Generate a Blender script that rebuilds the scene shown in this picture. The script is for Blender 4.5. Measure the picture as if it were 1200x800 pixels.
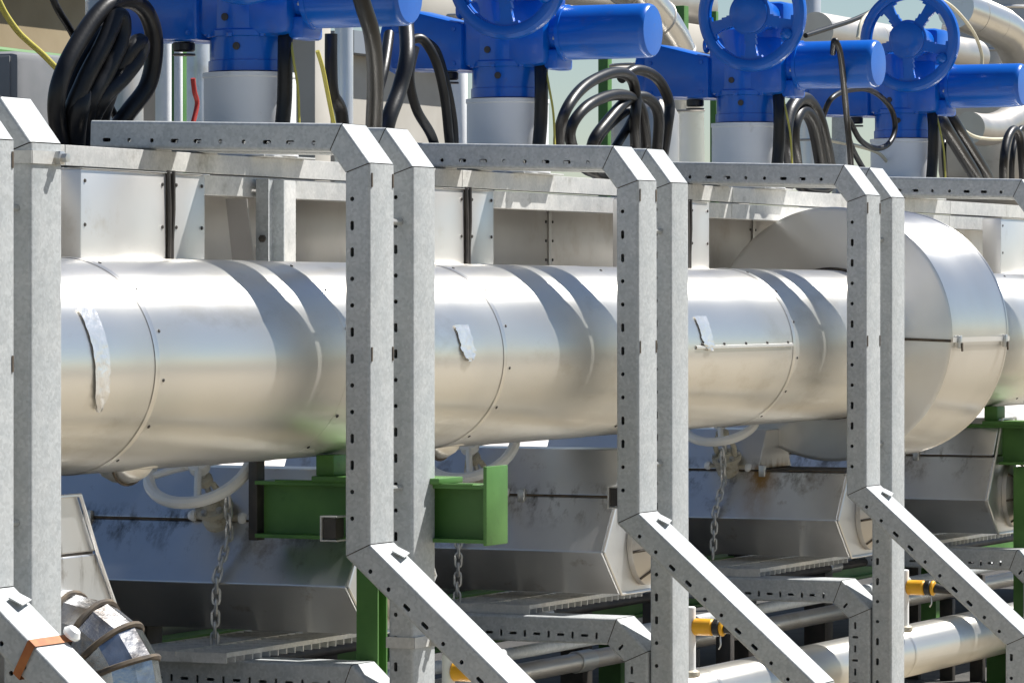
import bpy, bmesh, math, random
from mathutils import Vector, Matrix
R = math.radians
random.seed(7)
scene = bpy.context.scene
for o in list(bpy.data.objects):
    bpy.data.objects.remove(o)
COL = scene.collection

# ------------------------------------------------------------------ camera
YAW = R(24.7); EYE = 1.7; F = 5000.0
cd = bpy.data.cameras.new("camera"); cam = bpy.data.objects.new("camera", cd); COL.objects.link(cam)
cd.lens = F / 1200 * 36; cd.sensor_width = 36; cd.clip_start = 0.5; cd.clip_end = 6000
cd.shift_y = -51 / 1200
cam.location = (0, 0, EYE); cam.rotation_euler = (R(90), 0, YAW - R(90))
scene.camera = cam

# ------------------------------------------------------------------ sky, sun, exposure
SUN = Vector((0.60, -0.44, 1.0)).normalized()
world = bpy.data.worlds.new("World"); scene.world = world; world.use_nodes = True
wn = world.node_tree; wn.nodes.clear()
sky = wn.nodes.new("ShaderNodeTexSky"); sky.sky_type = 'NISHITA'; sky.sun_disc = False
sky.sun_elevation = math.asin(SUN.z); sky.sun_rotation = math.atan2(SUN.x, SUN.y)
sky.air_density = 1.0; sky.dust_density = 0.1; sky.ozone_density = 3.0
bg = wn.nodes.new("ShaderNodeBackground"); bg.inputs[1].default_value = 0.05
wo = wn.nodes.new("ShaderNodeOutputWorld")
wn.links.new(sky.outputs[0], bg.inputs[0]); wn.links.new(bg.outputs[0], wo.inputs[0])
sd = bpy.data.lights.new("sun", 'SUN'); so = bpy.data.objects.new("sun", sd); COL.objects.link(so)
sd.energy = 5.0; sd.angle = R(0.4); sd.color = (1.0, 0.97, 0.92)
so.rotation_euler = SUN.to_track_quat('Z', 'Y').to_euler(); so.location = (0, 0, 30)
vs = scene.view_settings
vs.view_transform = 'Standard'; vs.look = 'None'; vs.gamma = 1.0; vs.exposure = 0.77; vs.use_curve_mapping = False
scene.cycles.use_denoising = True
scene.cycles.max_bounces = 8
scene.cycles.sample_clamp_indirect = 6.0

# ------------------------------------------------------------------ materials
MATS = {}
def mat(name, color, rough=0.5, metal=0.0, color2=None, nscale=8.0, ramp=(0.35, 0.65), bump=0.0, bscale=30.0,
        stretch=(1, 1, 1), rvar=0.0, coat=0.0, spangle=0.0, stain=None, stain_scale=3.0, stain_amt=(0.58, 0.75), wave=0.0, spec=0.5, aniso=0.0):
    m = bpy.data.materials.new(name); m.use_nodes = True; MATS[name] = m
    nt = m.node_tree; L = nt.links; p = nt.nodes["Principled BSDF"]
    p.inputs["Metallic"].default_value = metal; p.inputs["Roughness"].default_value = rough
    p.inputs["Specular IOR Level"].default_value = spec
    if coat: p.inputs["Coat Weight"].default_value = coat; p.inputs["Coat Roughness"].default_value = 0.06
    g = nt.nodes.new("ShaderNodeNewGeometry")
    mp = nt.nodes.new("ShaderNodeMapping"); mp.inputs["Scale"].default_value = stretch
    L.new(g.outputs["Position"], mp.inputs["Vector"])
    n = nt.nodes.new("ShaderNodeTexNoise"); n.inputs["Scale"].default_value = nscale; n.inputs["Detail"].default_value = 6
    L.new(mp.outputs[0], n.inputs["Vector"])
    rmp = nt.nodes.new("ShaderNodeValToRGB"); e = rmp.color_ramp.elements
    c2 = color2 or color
    e[0].position, e[1].position = ramp
    e[0].color = (*color, 1); e[1].color = (*c2, 1)
    L.new(n.outputs["Fac"], rmp.inputs[0]); out = rmp.outputs[0]
    if spangle:
        v = nt.nodes.new("ShaderNodeTexVoronoi"); v.inputs["Scale"].default_value = 120
        L.new(g.outputs["Position"], v.inputs["Vector"])
        sp = nt.nodes.new("ShaderNodeSeparateColor"); L.new(v.outputs["Color"], sp.inputs[0])
        mr = nt.nodes.new("ShaderNodeMapRange"); mr.inputs["To Min"].default_value = 1 - spangle; mr.inputs["To Max"].default_value = 1 + spangle
        L.new(sp.outputs[0], mr.inputs[0])
        mx = nt.nodes.new("ShaderNodeMix"); mx.data_type = 'RGBA'; mx.blend_type = 'MULTIPLY'; mx.inputs[0].default_value = 1
        L.new(out, mx.inputs[6]); L.new(mr.outputs[0], mx.inputs[7]); out = mx.outputs[2]
    if stain:
        n2 = nt.nodes.new("ShaderNodeTexNoise"); n2.inputs["Scale"].default_value = stain_scale; n2.inputs["Detail"].default_value = 8
        n2.inputs["Roughness"].default_value = 0.68
        L.new(mp.outputs[0], n2.inputs["Vector"])
        mr = nt.nodes.new("ShaderNodeMapRange"); mr.inputs["From Min"].default_value = stain_amt[0]; mr.inputs["From Max"].default_value = stain_amt[1]
        L.new(n2.outputs["Fac"], mr.inputs[0])
        mx = nt.nodes.new("ShaderNodeMix"); mx.data_type = 'RGBA'; L.new(mr.outputs[0], mx.inputs[0])
        L.new(out, mx.inputs[6]); mx.inputs[7].default_value = (*stain, 1); out = mx.outputs[2]
    L.new(out, p.inputs["Base Color"])
    if rvar:
        n3 = nt.nodes.new("ShaderNodeTexNoise"); n3.inputs["Scale"].default_value = 5; n3.inputs["Detail"].default_value = 5
        L.new(mp.outputs[0], n3.inputs["Vector"])
        mr = nt.nodes.new("ShaderNodeMapRange"); mr.inputs["From Min"].default_value = .3; mr.inputs["From Max"].default_value = .7
        mr.inputs["To Min"].default_value = rough - rvar; mr.inputs["To Max"].default_value = rough + rvar
        L.new(n3.outputs["Fac"], mr.inputs[0]); L.new(mr.outputs[0], p.inputs["Roughness"])
    if aniso:      # rolled sheet: spreads reflections along the pipe
        p.inputs["Anisotropic"].default_value = aniso
        tv = nt.nodes.new("ShaderNodeCombineXYZ"); tv.inputs[0].default_value = 1; tv.inputs[1].default_value = .03; tv.inputs[2].default_value = .02
        L.new(tv.outputs[0], p.inputs["Tangent"])
    nrm = None
    if bump:
        nb = nt.nodes.new("ShaderNodeTexNoise"); nb.inputs["Scale"].default_value = bscale; nb.inputs["Detail"].default_value = 3
        L.new(g.outputs["Position"], nb.inputs["Vector"])
        b = nt.nodes.new("ShaderNodeBump"); b.inputs["Strength"].default_value = bump; b.inputs["Distance"].default_value = 0.01
        L.new(nb.outputs["Fac"], b.inputs["Height"]); nrm = b
    if wave:   # slow dents and sheet waviness
        nw = nt.nodes.new("ShaderNodeTexNoise"); nw.inputs["Scale"].default_value = 2.6; nw.inputs["Detail"].default_value = 1.5
        L.new(mp.outputs[0], nw.inputs["Vector"])
        b2 = nt.nodes.new("ShaderNodeBump"); b2.inputs["Strength"].default_value = wave; b2.inputs["Distance"].default_value = 0.05
        L.new(nw.outputs["Fac"], b2.inputs["Height"])
        if nrm: L.new(nrm.outputs[0], b2.inputs["Normal"])
        nrm = b2
    if nrm: L.new(nrm.outputs[0], p.inputs["Normal"])
    return m

mat("galv", (.415, .435, .44), .52, .12, (.47, .485, .485), nscale=22, spangle=.10, bump=.06, bscale=190, rvar=.08, spec=.3, stain=(.33, .345, .345), stain_scale=13, stain_amt=(.60, .85))
mat("galv_rail", (.50, .50, .48), .5, .2, (.60, .59, .56), nscale=14, spangle=.07, bump=.05, bscale=120, rvar=.08, stain=(.30, .29, .26), stain_scale=9)
mat("clad", (.84, .815, .755), .36, .85, (.90, .875, .82), nscale=2.5, rvar=.03, wave=.05, aniso=.88, stretch=(.45, 1, 1), stain=(.66, .61, .52), stain_scale=4.5, stain_amt=(.55, .8))
mat("clad_drum", (.74, .72, .685), .36, .85, (.80, .785, .75), aniso=.88, nscale=3, rvar=.05, wave=.035)
mat("clad_dull", (.50, .47, .43), .42, .75, (.57, .54, .50), nscale=3, rvar=.07, wave=.05, stain=(.38, .33, .27), stain_scale=5, stain_amt=(.58, .8))
mat("clad_duct", (.60, .57, .53), .45, .35, (.68, .65, .61), nscale=3, rvar=.07, wave=.06, stain=(.50, .44, .37), stain_scale=5, stain_amt=(.55, .8))
mat("clad_box", (.64, .645, .65), .36, .88, (.72, .72, .72), nscale=4, rvar=.06, wave=.05, stain=(.26, .20, .15), stain_scale=6, stain_amt=(.6, .78))
mat("clad_panel", (.74, .72, .69), .36, .7, (.80, .78, .75), nscale=3, rvar=.06, wave=.06, stain=(.55, .48, .38), stain_scale=4, stain_amt=(.6, .85))
mat("foil", (.88, .87, .85), .30, .75, (.78, .77, .75), nscale=24, bump=.6, bscale=26)
mat("foil_dull", (.50, .51, .53), .26, .95, (.22, .20, .185), nscale=12, bump=.22, bscale=30)
mat("seam_dirt", (.055, .045, .037), .85, 0, (.12, .09, .06), nscale=25)
mat("blue_paint", (.0003, .10, .48), .28, 0, (.0006, .12, .55), nscale=6, coat=.2, bump=.03, bscale=60, stain=(.03, .10, .40), stain_scale=16, stain_amt=(.56, .8))
mat("white_paint", (.76, .77, .77), .45, 0, (.84, .84, .82), nscale=9, bump=.03, stain=(.42, .39, .33), stain_scale=14, stain_amt=(.6, .82))
mat("neck_paint", (.78, .79, .80), .5, 0, (.84, .845, .85), nscale=6, stain=(.50, .48, .43), stain_scale=9, stain_amt=(.6, .85))
mat("cream_iron", (.44, .40, .31), .55, 0, (.54, .50, .40), nscale=16, bump=.2, bscale=60, stain=(.16, .10, .05), stain_scale=22, stain_amt=(.52, .72))
mat("green_paint", (.055, .155, .028), .5, 0, (.08, .205, .042), nscale=7, bump=.04, stain=(.045, .11, .025), stain_scale=10)
mat("dark_steel", (.045, .042, .04), .55, .3, (.08, .07, .06), nscale=12)
mat("rubber", (.006, .006, .007), .40, 0, (.012, .012, .013), nscale=14, bump=.05, bscale=90, spec=.4)
mat("yellow_wire", (.50, .44, .08), .5); mat("cream_wire", (.62, .57, .42), .5); mat("red_wire", (.42, .03, .02), .5)
mat("yellow_plastic", (.72, .34, .012), .42, 0, (.80, .42, .02), nscale=20)
mat("black_plastic", (.015, .015, .016), .4)
mat("orange_strap", (.33, .10, .025), .6, 0, (.42, .15, .04), nscale=30)
mat("chain_zinc", (.48, .48, .47), .4, .6, (.62, .61, .58), nscale=60)
mat("bolt_zinc", (.55, .55, .53), .35, .7)
mat("tan_wall", (.46, .43, .375), .85, 0, (.54, .51, .455), nscale=1.2, bump=.1, bscale=4)
mat("brown_wall", (.30, .23, .13), .9, 0, (.40, .32, .20), nscale=.8)
mat("roof_grey", (.24, .27, .31), .6); mat("cabinet_grey", (.17, .175, .175), .5, 0, (.21, .21, .21))
mat("window_dark", (.03, .035, .04), .15)
mat("ground", (.11, .09, .065), .9, 0, (.15, .125, .09), nscale=1.6, bump=.5, bscale=20, stain=(.10, .085, .065), stain_scale=.5, stain_amt=(.5, .7))
mat("shade_ground", (.035, .033, .03), .8, 0, (.06, .055, .048), nscale=6, bump=.4, bscale=60)
mat("concrete", (.25, .215, .155), .85, 0, (.32, .275, .205), nscale=3, bump=.2, bscale=25, stain=(.19, .165, .125), stain_scale=.9)

def box_grime(m):
    nt = m.node_tree; L = nt.links; p = nt.nodes["Principled BSDF"]; src = p.inputs["Base Color"].links[0].from_socket
    g = nt.nodes.new("ShaderNodeNewGeometry"); sp = nt.nodes.new("ShaderNodeSeparateXYZ"); L.new(g.outputs["Position"], sp.inputs[0])
    mp = nt.nodes.new("ShaderNodeMapping"); mp.inputs["Scale"].default_value = (1, 1, .22); L.new(g.outputs["Position"], mp.inputs["Vector"])
    n = nt.nodes.new("ShaderNodeTexNoise"); n.inputs["Scale"].default_value = 13; n.inputs["Detail"].default_value = 6; n.inputs["Roughness"].default_value = .7; L.new(mp.outputs[0], n.inputs["Vector"])
    def mrange(sock, a, b):
        r = nt.nodes.new("ShaderNodeMapRange"); r.inputs["From Min"].default_value = a; r.inputs["From Max"].default_value = b; L.new(sock, r.inputs[0]); return r.outputs[0]
    def mul(a, b):
        q = nt.nodes.new("ShaderNodeMath"); q.operation = 'MULTIPLY'; L.new(a, q.inputs[0]); L.new(b, q.inputs[1]); return q.outputs[0]
    def mixc(fac, a, col):
        q = nt.nodes.new("ShaderNodeMix"); q.data_type = 'RGBA'; L.new(fac, q.inputs[0]); L.new(a, q.inputs[6]); q.inputs[7].default_value = (*col, 1); return q.outputs[2]
    streak = mul(mul(mrange(sp.outputs["Z"], .90, 1.015), mrange(sp.outputs["Z"], 1.075, 1.03)), mrange(n.outputs["Fac"], .50, .66))
    c = mixc(streak, src, (.10, .075, .05))
    # rust run below the third hand valve
    yy = nt.nodes.new("ShaderNodeMath"); yy.operation = 'SUBTRACT'; L.new(sp.outputs["Y"], yy.inputs[0]); yy.inputs[1].default_value = 6.10
    ab = nt.nodes.new("ShaderNodeMath"); ab.operation = 'ABSOLUTE'; L.new(yy.outputs[0], ab.inputs[0])
    rust = mul(mul(mrange(ab.outputs[0], .085, .01), mrange(sp.outputs["Z"], .80, 1.0)), mul(mrange(sp.outputs["X"], 15.42, 15.48), mrange(sp.outputs["X"], 15.95, 15.9)))
    rust = mul(mul(rust, mrange(n.outputs["Fac"], .25, .55)), mrange(sp.outputs["Z"], 1.05, 1.02))
    c = mixc(rust, c, (.42, .24, .075))
    L.new(c, p.inputs["Base Color"])
box_grime(MATS["clad_box"])
# ------------------------------------------------------------------ helpers
def tag(o, label=None, cat=None, group=None, kind=None):
    if label: o["label"] = label
    if cat: o["category"] = cat
    if group: o["group"] = group
    if kind: o["kind"] = kind
    return o
def empty(name, loc, label=None, cat=None, group=None):
    o = bpy.data.objects.new(name, None); o.location = loc; o.empty_display_size = .1; COL.objects.link(o)
    return tag(o, label, cat, group)
def copy_tree(o, parent=None):
    c = o.copy(); COL.objects.link(c); c.parent = parent
    for ch in o.children: copy_tree(ch, c)
    return c
def at(px, py, Y):
    """world point on the plane at lateral distance Y seen at photo position px, py"""
    a = YAW + math.atan((600 - px) / F); X = Y / math.tan(a)
    d = X * math.cos(YAW) + Y * math.sin(YAW)
    return Vector((X, Y, EYE + (349 - py) * d / F))
def abs_loc(p):
    v = Vector((0, 0, 0))
    while p is not None:
        v += p.location; p = p.parent
    return v

class MB:
    def __init__(s): s.v = []; s.f = []
    def add(s, vs, fs):
        b = len(s.v); s.v += [tuple(v) for v in vs]; s.f += [tuple(b + i for i in f) for f in fs]; return s
    def box(s, x0, x1, y0, y1, z0, z1, bev=0.0, M=None):
        bm = bmesh.new(); bmesh.ops.create_cube(bm, size=1)
        for v in bm.verts: v.co = Vector(((x0 + x1) / 2 + v.co.x * (x1 - x0), (y0 + y1) / 2 + v.co.y * (y1 - y0), (z0 + z1) / 2 + v.co.z * (z1 - z0)))
        if bev: bmesh.ops.bevel(bm, geom=bm.edges[:], offset=bev, segments=2, profile=.5, affect='EDGES')
        return s.bm(bm, M)
    def bm(s, bm, M=None):
        bm.verts.index_update()
        s.add([(M @ v.co if M else v.co) for v in bm.verts], [[v.index for v in f.verts] for f in bm.faces]); bm.free(); return s
    def lathe(s, prof, org=(0, 0, 0), axis=(0, 0, 1), n=32, closed=False):
        org = Vector(org); q = Vector(axis).normalized().to_track_quat('Z', 'Y'); vs = []; fs = []; m = len(prof)
        for k in range(n):
            a = 2 * math.pi * k / n
            for r, h in prof: vs.append(org + q @ Vector((r * math.cos(a), r * math.sin(a), h)))
        for k in range(n):
            k2 = (k + 1) % n
            for j in range(m if closed else m - 1):
                j2 = (j + 1) % m
                fs.append((k * m + j, k2 * m + j, k2 * m + j2, k * m + j2))
        if not closed:
            if prof[0][0] > 1e-6: fs.append(tuple(k * m for k in range(n))[::-1])
            if prof[-1][0] > 1e-6: fs.append(tuple(k * m + m - 1 for k in range(n)))
        return s.add(vs, fs)
    def cyl(s, p0, p1, r, n=24, bev=0.0, r2=None):
        p0 = Vector(p0); p1 = Vector(p1); L = (p1 - p0).length; r2 = r if r2 is None else r2
        pr = [(r - bev, 0), (r, bev), (r2, L - bev), (r2 - bev, L)] if bev else [(r, 0), (r2, L)]
        return s.lathe(pr, p0, p1 - p0, n)
    def tube(s, pts, r, n=10, closed=False):
        pts = [Vector(p) for p in pts]; N = len(pts); vs = []; fs = []
        t0 = (pts[1] - pts[0]).normalized(); u = t0.orthogonal().normalized()
        for i, p in enumerate(pts):
            if closed: t = (pts[(i + 1) % N] - pts[i - 1]).normalized()
            else: t = (pts[min(i + 1, N - 1)] - pts[max(i - 1, 0)]).normalized()
            u = (u - t * u.dot(t)).normalized(); w = t.cross(u)
            for k in range(n):
                a = 2 * math.pi * k / n; vs.append(p + (u * math.cos(a) + w * math.sin(a)) * r)
        for i in range(N if closed else N - 1):
            j = (i + 1) % N
            for k in range(n):
                k2 = (k + 1) % n; fs.append((i * n + k, i * n + k2, j * n + k2, j * n + k))
        if not closed: fs += [tuple(range(n))[::-1], tuple(range((N - 1) * n, N * n))]
        return s.add(vs, fs)
    def torus(s, org, axis, Rr, r, n=40, m=10):
        pr = [(Rr + r * math.cos(2 * math.pi * k / m), r * math.sin(2 * math.pi * k / m)) for k in range(m)]
        return s.lathe(pr, org, axis, n, closed=True)
    def prism(s, poly, a0, a1, plane="xz"):
        """poly in the named plane, pushed along the third axis from a0 to a1"""
        def P(u, v, a): return {"xz": (u, a, v), "yz": (a, u, v), "xy": (u, v, a)}[plane]
        n = len(poly); vs = [P(u, v, a0) for u, v in poly] + [P(u, v, a1) for u, v in poly]
        return s.add(vs, [tuple(range(n)), tuple(range(n, 2 * n))[::-1]] + [(i, i + n, (i + 1) % n + n, (i + 1) % n) for i in range(n)])
    def build(s, name, m, parent=None, smooth=35, fix=True, loc=None, bev=0.0):
        me = bpy.data.meshes.new(name)
        if loc is None: loc = abs_loc(parent) if parent else None
        if loc is None:
            xs = [v[0] for v in s.v]; ys = [v[1] for v in s.v]; zs = [v[2] for v in s.v]
            loc = Vector(((min(xs) + max(xs)) / 2, (min(ys) + max(ys)) / 2, min(zs)))
        me.from_pydata([(v[0] - loc[0], v[1] - loc[1], v[2] - loc[2]) for v in s.v], [], s.f)
        if fix or bev:
            bm = bmesh.new(); bm.from_mesh(me)
            if bev:
                bmesh.ops.remove_doubles(bm, verts=bm.verts[:], dist=1e-5)
                ed = [e for e in bm.edges if len(e.link_faces) == 2 and e.calc_face_angle(0) > R(20)]
                bmesh.ops.bevel(bm, geom=ed, offset=bev, segments=2, profile=.5, affect='EDGES')
            bmesh.ops.recalc_face_normals(bm, faces=bm.faces[:]); bm.to_mesh(me); bm.free()
        me.materials.append(MATS[m] if isinstance(m, str) else m)
        if smooth:
            me.polygons.foreach_set("use_smooth", [True] * len(me.polygons)); me.set_sharp_from_angle(angle=R(smooth))
        o = bpy.data.objects.new(name, me); COL.objects.link(o)
        if parent: o.parent = parent
        else: o.location = loc
        return o
def spline(pts, sub=8, closed=False):
    pts = [Vector(p) for p in pts]; N = len(pts); out = []
    for i in range(N if closed else N - 1):
        if closed: p0, p1, p2, p3 = pts[i - 1], pts[i], pts[(i + 1) % N], pts[(i + 2) % N]
        else: p0, p1, p2, p3 = pts[max(i - 1, 0)], pts[i], pts[i + 1], pts[min(i + 2, N - 1)]
        for k in range(sub):
            t = k / sub
            out.append(.5 * ((2 * p1) + (p2 - p0) * t + (2 * p0 - 5 * p1 + 4 * p2 - p3) * t * t + (3 * p1 - p0 - 3 * p2 + p3) * t ** 3))
    if not closed: out.append(pts[-1])
    return out

# ------------------------------------------------------------------ the ground
g = MB(); g.add([(-1500, -1500, 0), (2500, -1500, 0), (2500, 2500, 0), (-1500, 2500, 0)], [(0, 1, 2, 3)])
tag(g.build("ground", "ground", fix=False, smooth=0), kind="structure")
g = MB().box(-4, 40, -3.0, 5.86, -.10, .03, .01)
tag(g.build("concrete_pad", "concrete"), kind="structure")
g = MB(); g.add([(-4, 5.861, .004), (60, 5.861, .004), (60, 28, .004), (-4, 28, .004)], [(0, 1, 2, 3)])  # added dark sheet, darkens the box undersides' reflections and the low background
tag(g.build("shade_ground_sheet", "shade_ground", fix=False, smooth=0), kind="structure")

# ------------------------------------------------------------------ main insulated pipe
Y0 = 5.43; YP = 5.90; ZP = 1.516; RP = .292
pipe = empty("insulated_pipe", (12, YP, ZP - RP), "long aluminium clad header pipe running behind the perforated support frames", "pipe")
joints = [5.6, 6.6, 7.7, 8.8, 9.92, 11.03, 12.13, 13.3, 14.66, 15.9, 16.6, 17.7, 18.8, 19.9, 21.0, 22.0]
for i in range(len(joints) - 1):
    x0, x1 = joints[i], joints[i + 1]; rr = RP + (.0 if i % 2 else .0016)
    b = MB(); prof = [(rr, 0), (rr, .018), (rr + .0012, .0205), (rr + .0012, .0245), (rr, .027)]
    L = x1 - x0 + .02
    prof += [(rr, L * k / 4) for k in (1, 2, 3)] + [(rr, L - .004), (rr - .004, L)]
    vs = []; fs = []; n = 112; m = len(prof)
    for k in range(n):
        a = 2 * math.pi * k / n
        for r, h in prof: vs.append((x0 + h, YP + r * math.cos(a), ZP + r * math.sin(a)))
    for k in range(n):
        k2 = (k + 1) % n
        for j in range(m - 1): fs.append((k * m + j, k2 * m + j, k2 * m + j + 1, k * m + j + 1))
    b.add(vs, fs); b.build("cladding_sheet", "clad", pipe, smooth=50)
def on_pipe(X, deg, r=RP):      # deg above the front (camera side) of the pipe
    a = R(deg); return Vector((X, YP - r * math.cos(a), ZP + r * math.sin(a)))
scr = None
for i, xj in enumerate(joints[3:13]):
    for d in range(-64, 92, 26):
        p = on_pipe(xj + .045, d + 5, RP + .001); nv = Vector((0, p.y - YP, p.z - ZP)).normalized()
        MB().lathe([(.0055, 0), (.0045, .003), (0, .0038)], p, nv, 7).build("screw", "dark_steel", pipe)
# loose foil tape patches
def tape(X, d0, d1, w, slant, seed, jag=.12):
    rnd = random.Random(seed); b = MB(); nu, nv = 7, 22; vs = []
    for j in range(nv):
        t = j / (nv - 1); d = d1 + (d0 - d1) * t
        ww = w * (1 - .15 * t) * (1 + jag * (rnd.random() - .5) * (.3 if t < .6 else 1)); off = .004 * (rnd.random() - .5) * (.3 if t < .6 else 2)
        if t > .82: ww *= 1 - (t - .82) * 3.6
        for i in range(nu):
            s = i / (nu - 1) - .5
            lift = .0045 + rnd.random() * (.0018 + .022 * max(0, t - .62))
            vs.append(on_pipe(X + slant * t + off + s * ww, d, RP + lift))
    fs = [(j * nu + i, j * nu + i + 1, (j + 1) * nu + i + 1, (j + 1) * nu + i) for j in range(nv - 1) for i in range(nu - 1)]
    b.add(vs, fs); return b.build("foil_tape", "foil", pipe, smooth=60, fix=False)
tape(at(116, 400, YP - RP).x, -22, 32, .085, .02, 3)
tape(at(545, 395, YP - RP).x, -2, 20, .10, .02, 5, .3)
tape(at(827, 390, YP - RP).x, 0, 24, .11, .02, 8, .2)
# riveted lengthwise lap seam between the third and the fourth post pair
xa, xb = at(815, 405, YP - RP).x, 14.65
b = MB(); w = 3.2
vs = []
for X in (xa, xb):
    for d, r in ((w - 2.2, RP + .001), (w - 1.7, RP + .0065), (w, RP + .0065), (w + .4, RP + .001)): vs.append(on_pipe(X, d, r))
b.add(vs, [(i, i + 1, i + 5, i + 4) for i in range(3)]); b.build("lap_seam", "clad_panel", pipe, smooth=0, fix=False)
for k in range(5):
    p = on_pipe(xa + .06 + k * (xb - xa - .1) / 4, w + 1.0, RP); MB().lathe([(0, .006), (.005, .004), (.007, 0)], p, (0, -1, .05), 8).build("rivet", "dark_steel", pipe)
# lower drain stubs under the pipe
def drain_stub(X, Y, r):
    b = MB(); b.lathe([(r, 0.0), (r, -.09), (r * .96, -.11), (r * .75, -.135), (r * .4, -.152), (0, -.158)], (X, Y, ZP - RP + .12), (0, 0, 1), 40)
    b.torus((X, Y, ZP - RP + .012), (0, 0, 1), r + .002, .006, 40, 8)
    o = b.build("drain_stub", "clad", pipe)
    MB().tube([(X - r * math.cos(a) * 1.01, Y - .012, ZP - RP + .01 - .05 * math.sin(a)) for a in [R(d) for d in range(0, 181, 15)]], .004, 6).build("seam", "seam_dirt", o)
drain_stub(at(146, 560, YP).x, YP, .085)
drain_stub(at(512, 535, YP).x, YP, .08)

# round insulation drum over the flange
DX0, DX1, RD, ZD = 15.84, 16.55, .500, 1.555
drum = empty("flange_insulation_drum", (DX0, YP, ZD - RD), "big round aluminium insulation drum clamped around the header pipe behind the fourth post pair", "insulation drum")
for half, a0, a1 in (("upper_shell", -1.5, 181.5), ("lower_shell", 181.5, 358.5)):
    n = 64; vs = []; fs = []
    prof = [(.20, DX0 + .001), (RD - .012, DX0 + .001), (RD, DX0 + .004), (RD + .004, DX0 + .006), (RD + .004, DX0 + .016), (RD, DX0 + .02), (RD, (DX0 + DX1) / 2), (RD, DX1 - .02), (RD + .004, DX1 - .016), (RD + .004, DX1 - .006), (RD, DX1 - .004), (.20, DX1)]
    m = len(prof)
    for k in range(n + 1):
        a = R(a0 + (a1 - a0) * k / n)
        rr = 0 if half == "upper_shell" else -.004
        for r, x in prof: vs.append((x + (.003 if rr else 0), YP + (r + rr) * math.cos(a), ZD + (r + rr) * math.sin(a)))
    fs = [(k * m + j, (k + 1) * m + j, (k + 1) * m + j + 1, k * m + j + 1) for k in range(n) for j in range(m - 1)]
    MB().add(vs, fs).build(half, "clad_drum", drum, smooth=40)
ang = R(181.5)
def drumpt(x, r, d): return Vector((x, YP + r * math.cos(R(d)), ZD + r * math.sin(R(d))))
b = MB(); b.add([drumpt(DX0 - .006, RP + .01, 182), drumpt(DX0 - .006, RD + .002, 182), drumpt(DX0 - .006, RD + .002, 183.2), drumpt(DX0 - .006, RP + .01, 184)], [(0, 1, 2, 3)])
b.build("face_joint", "seam_dirt", drum, smooth=0, fix=False)
b = MB(); b.add([drumpt(DX0 + .0, RD + .008, 181), drumpt(DX1, RD + .008, 181), drumpt(DX1, RD + .008, 183.2), drumpt(DX0, RD + .008, 183.2)], [(0, 1, 2, 3)])
b.build("joint_strip", "clad_panel", drum, smooth=0, fix=False)
for x in (DX0 + .07, DX1 - .07):
    p = drumpt(x, RD + .012, 182.5)
    lt = MB().box(p.x - .012, p.x + .012, p.y - .008, p.y + .01, p.z - .03, p.z + .02, .003).build("latch", "bolt_zinc", drum)
    MB().box(p.x - .006, p.x + .006, p.y - .014, p.y - .0075, p.z - .042, p.z - .008, .002).build("hook", "seam_dirt", lt)
# dark sealant ring where the pipe meets the drum
MB().torus((DX0 - .002, YP, ZP + .004), (1, 0, 0), RP + .003, .006, 64, 8).build("sealant_ring", "seam_dirt", drum)

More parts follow.
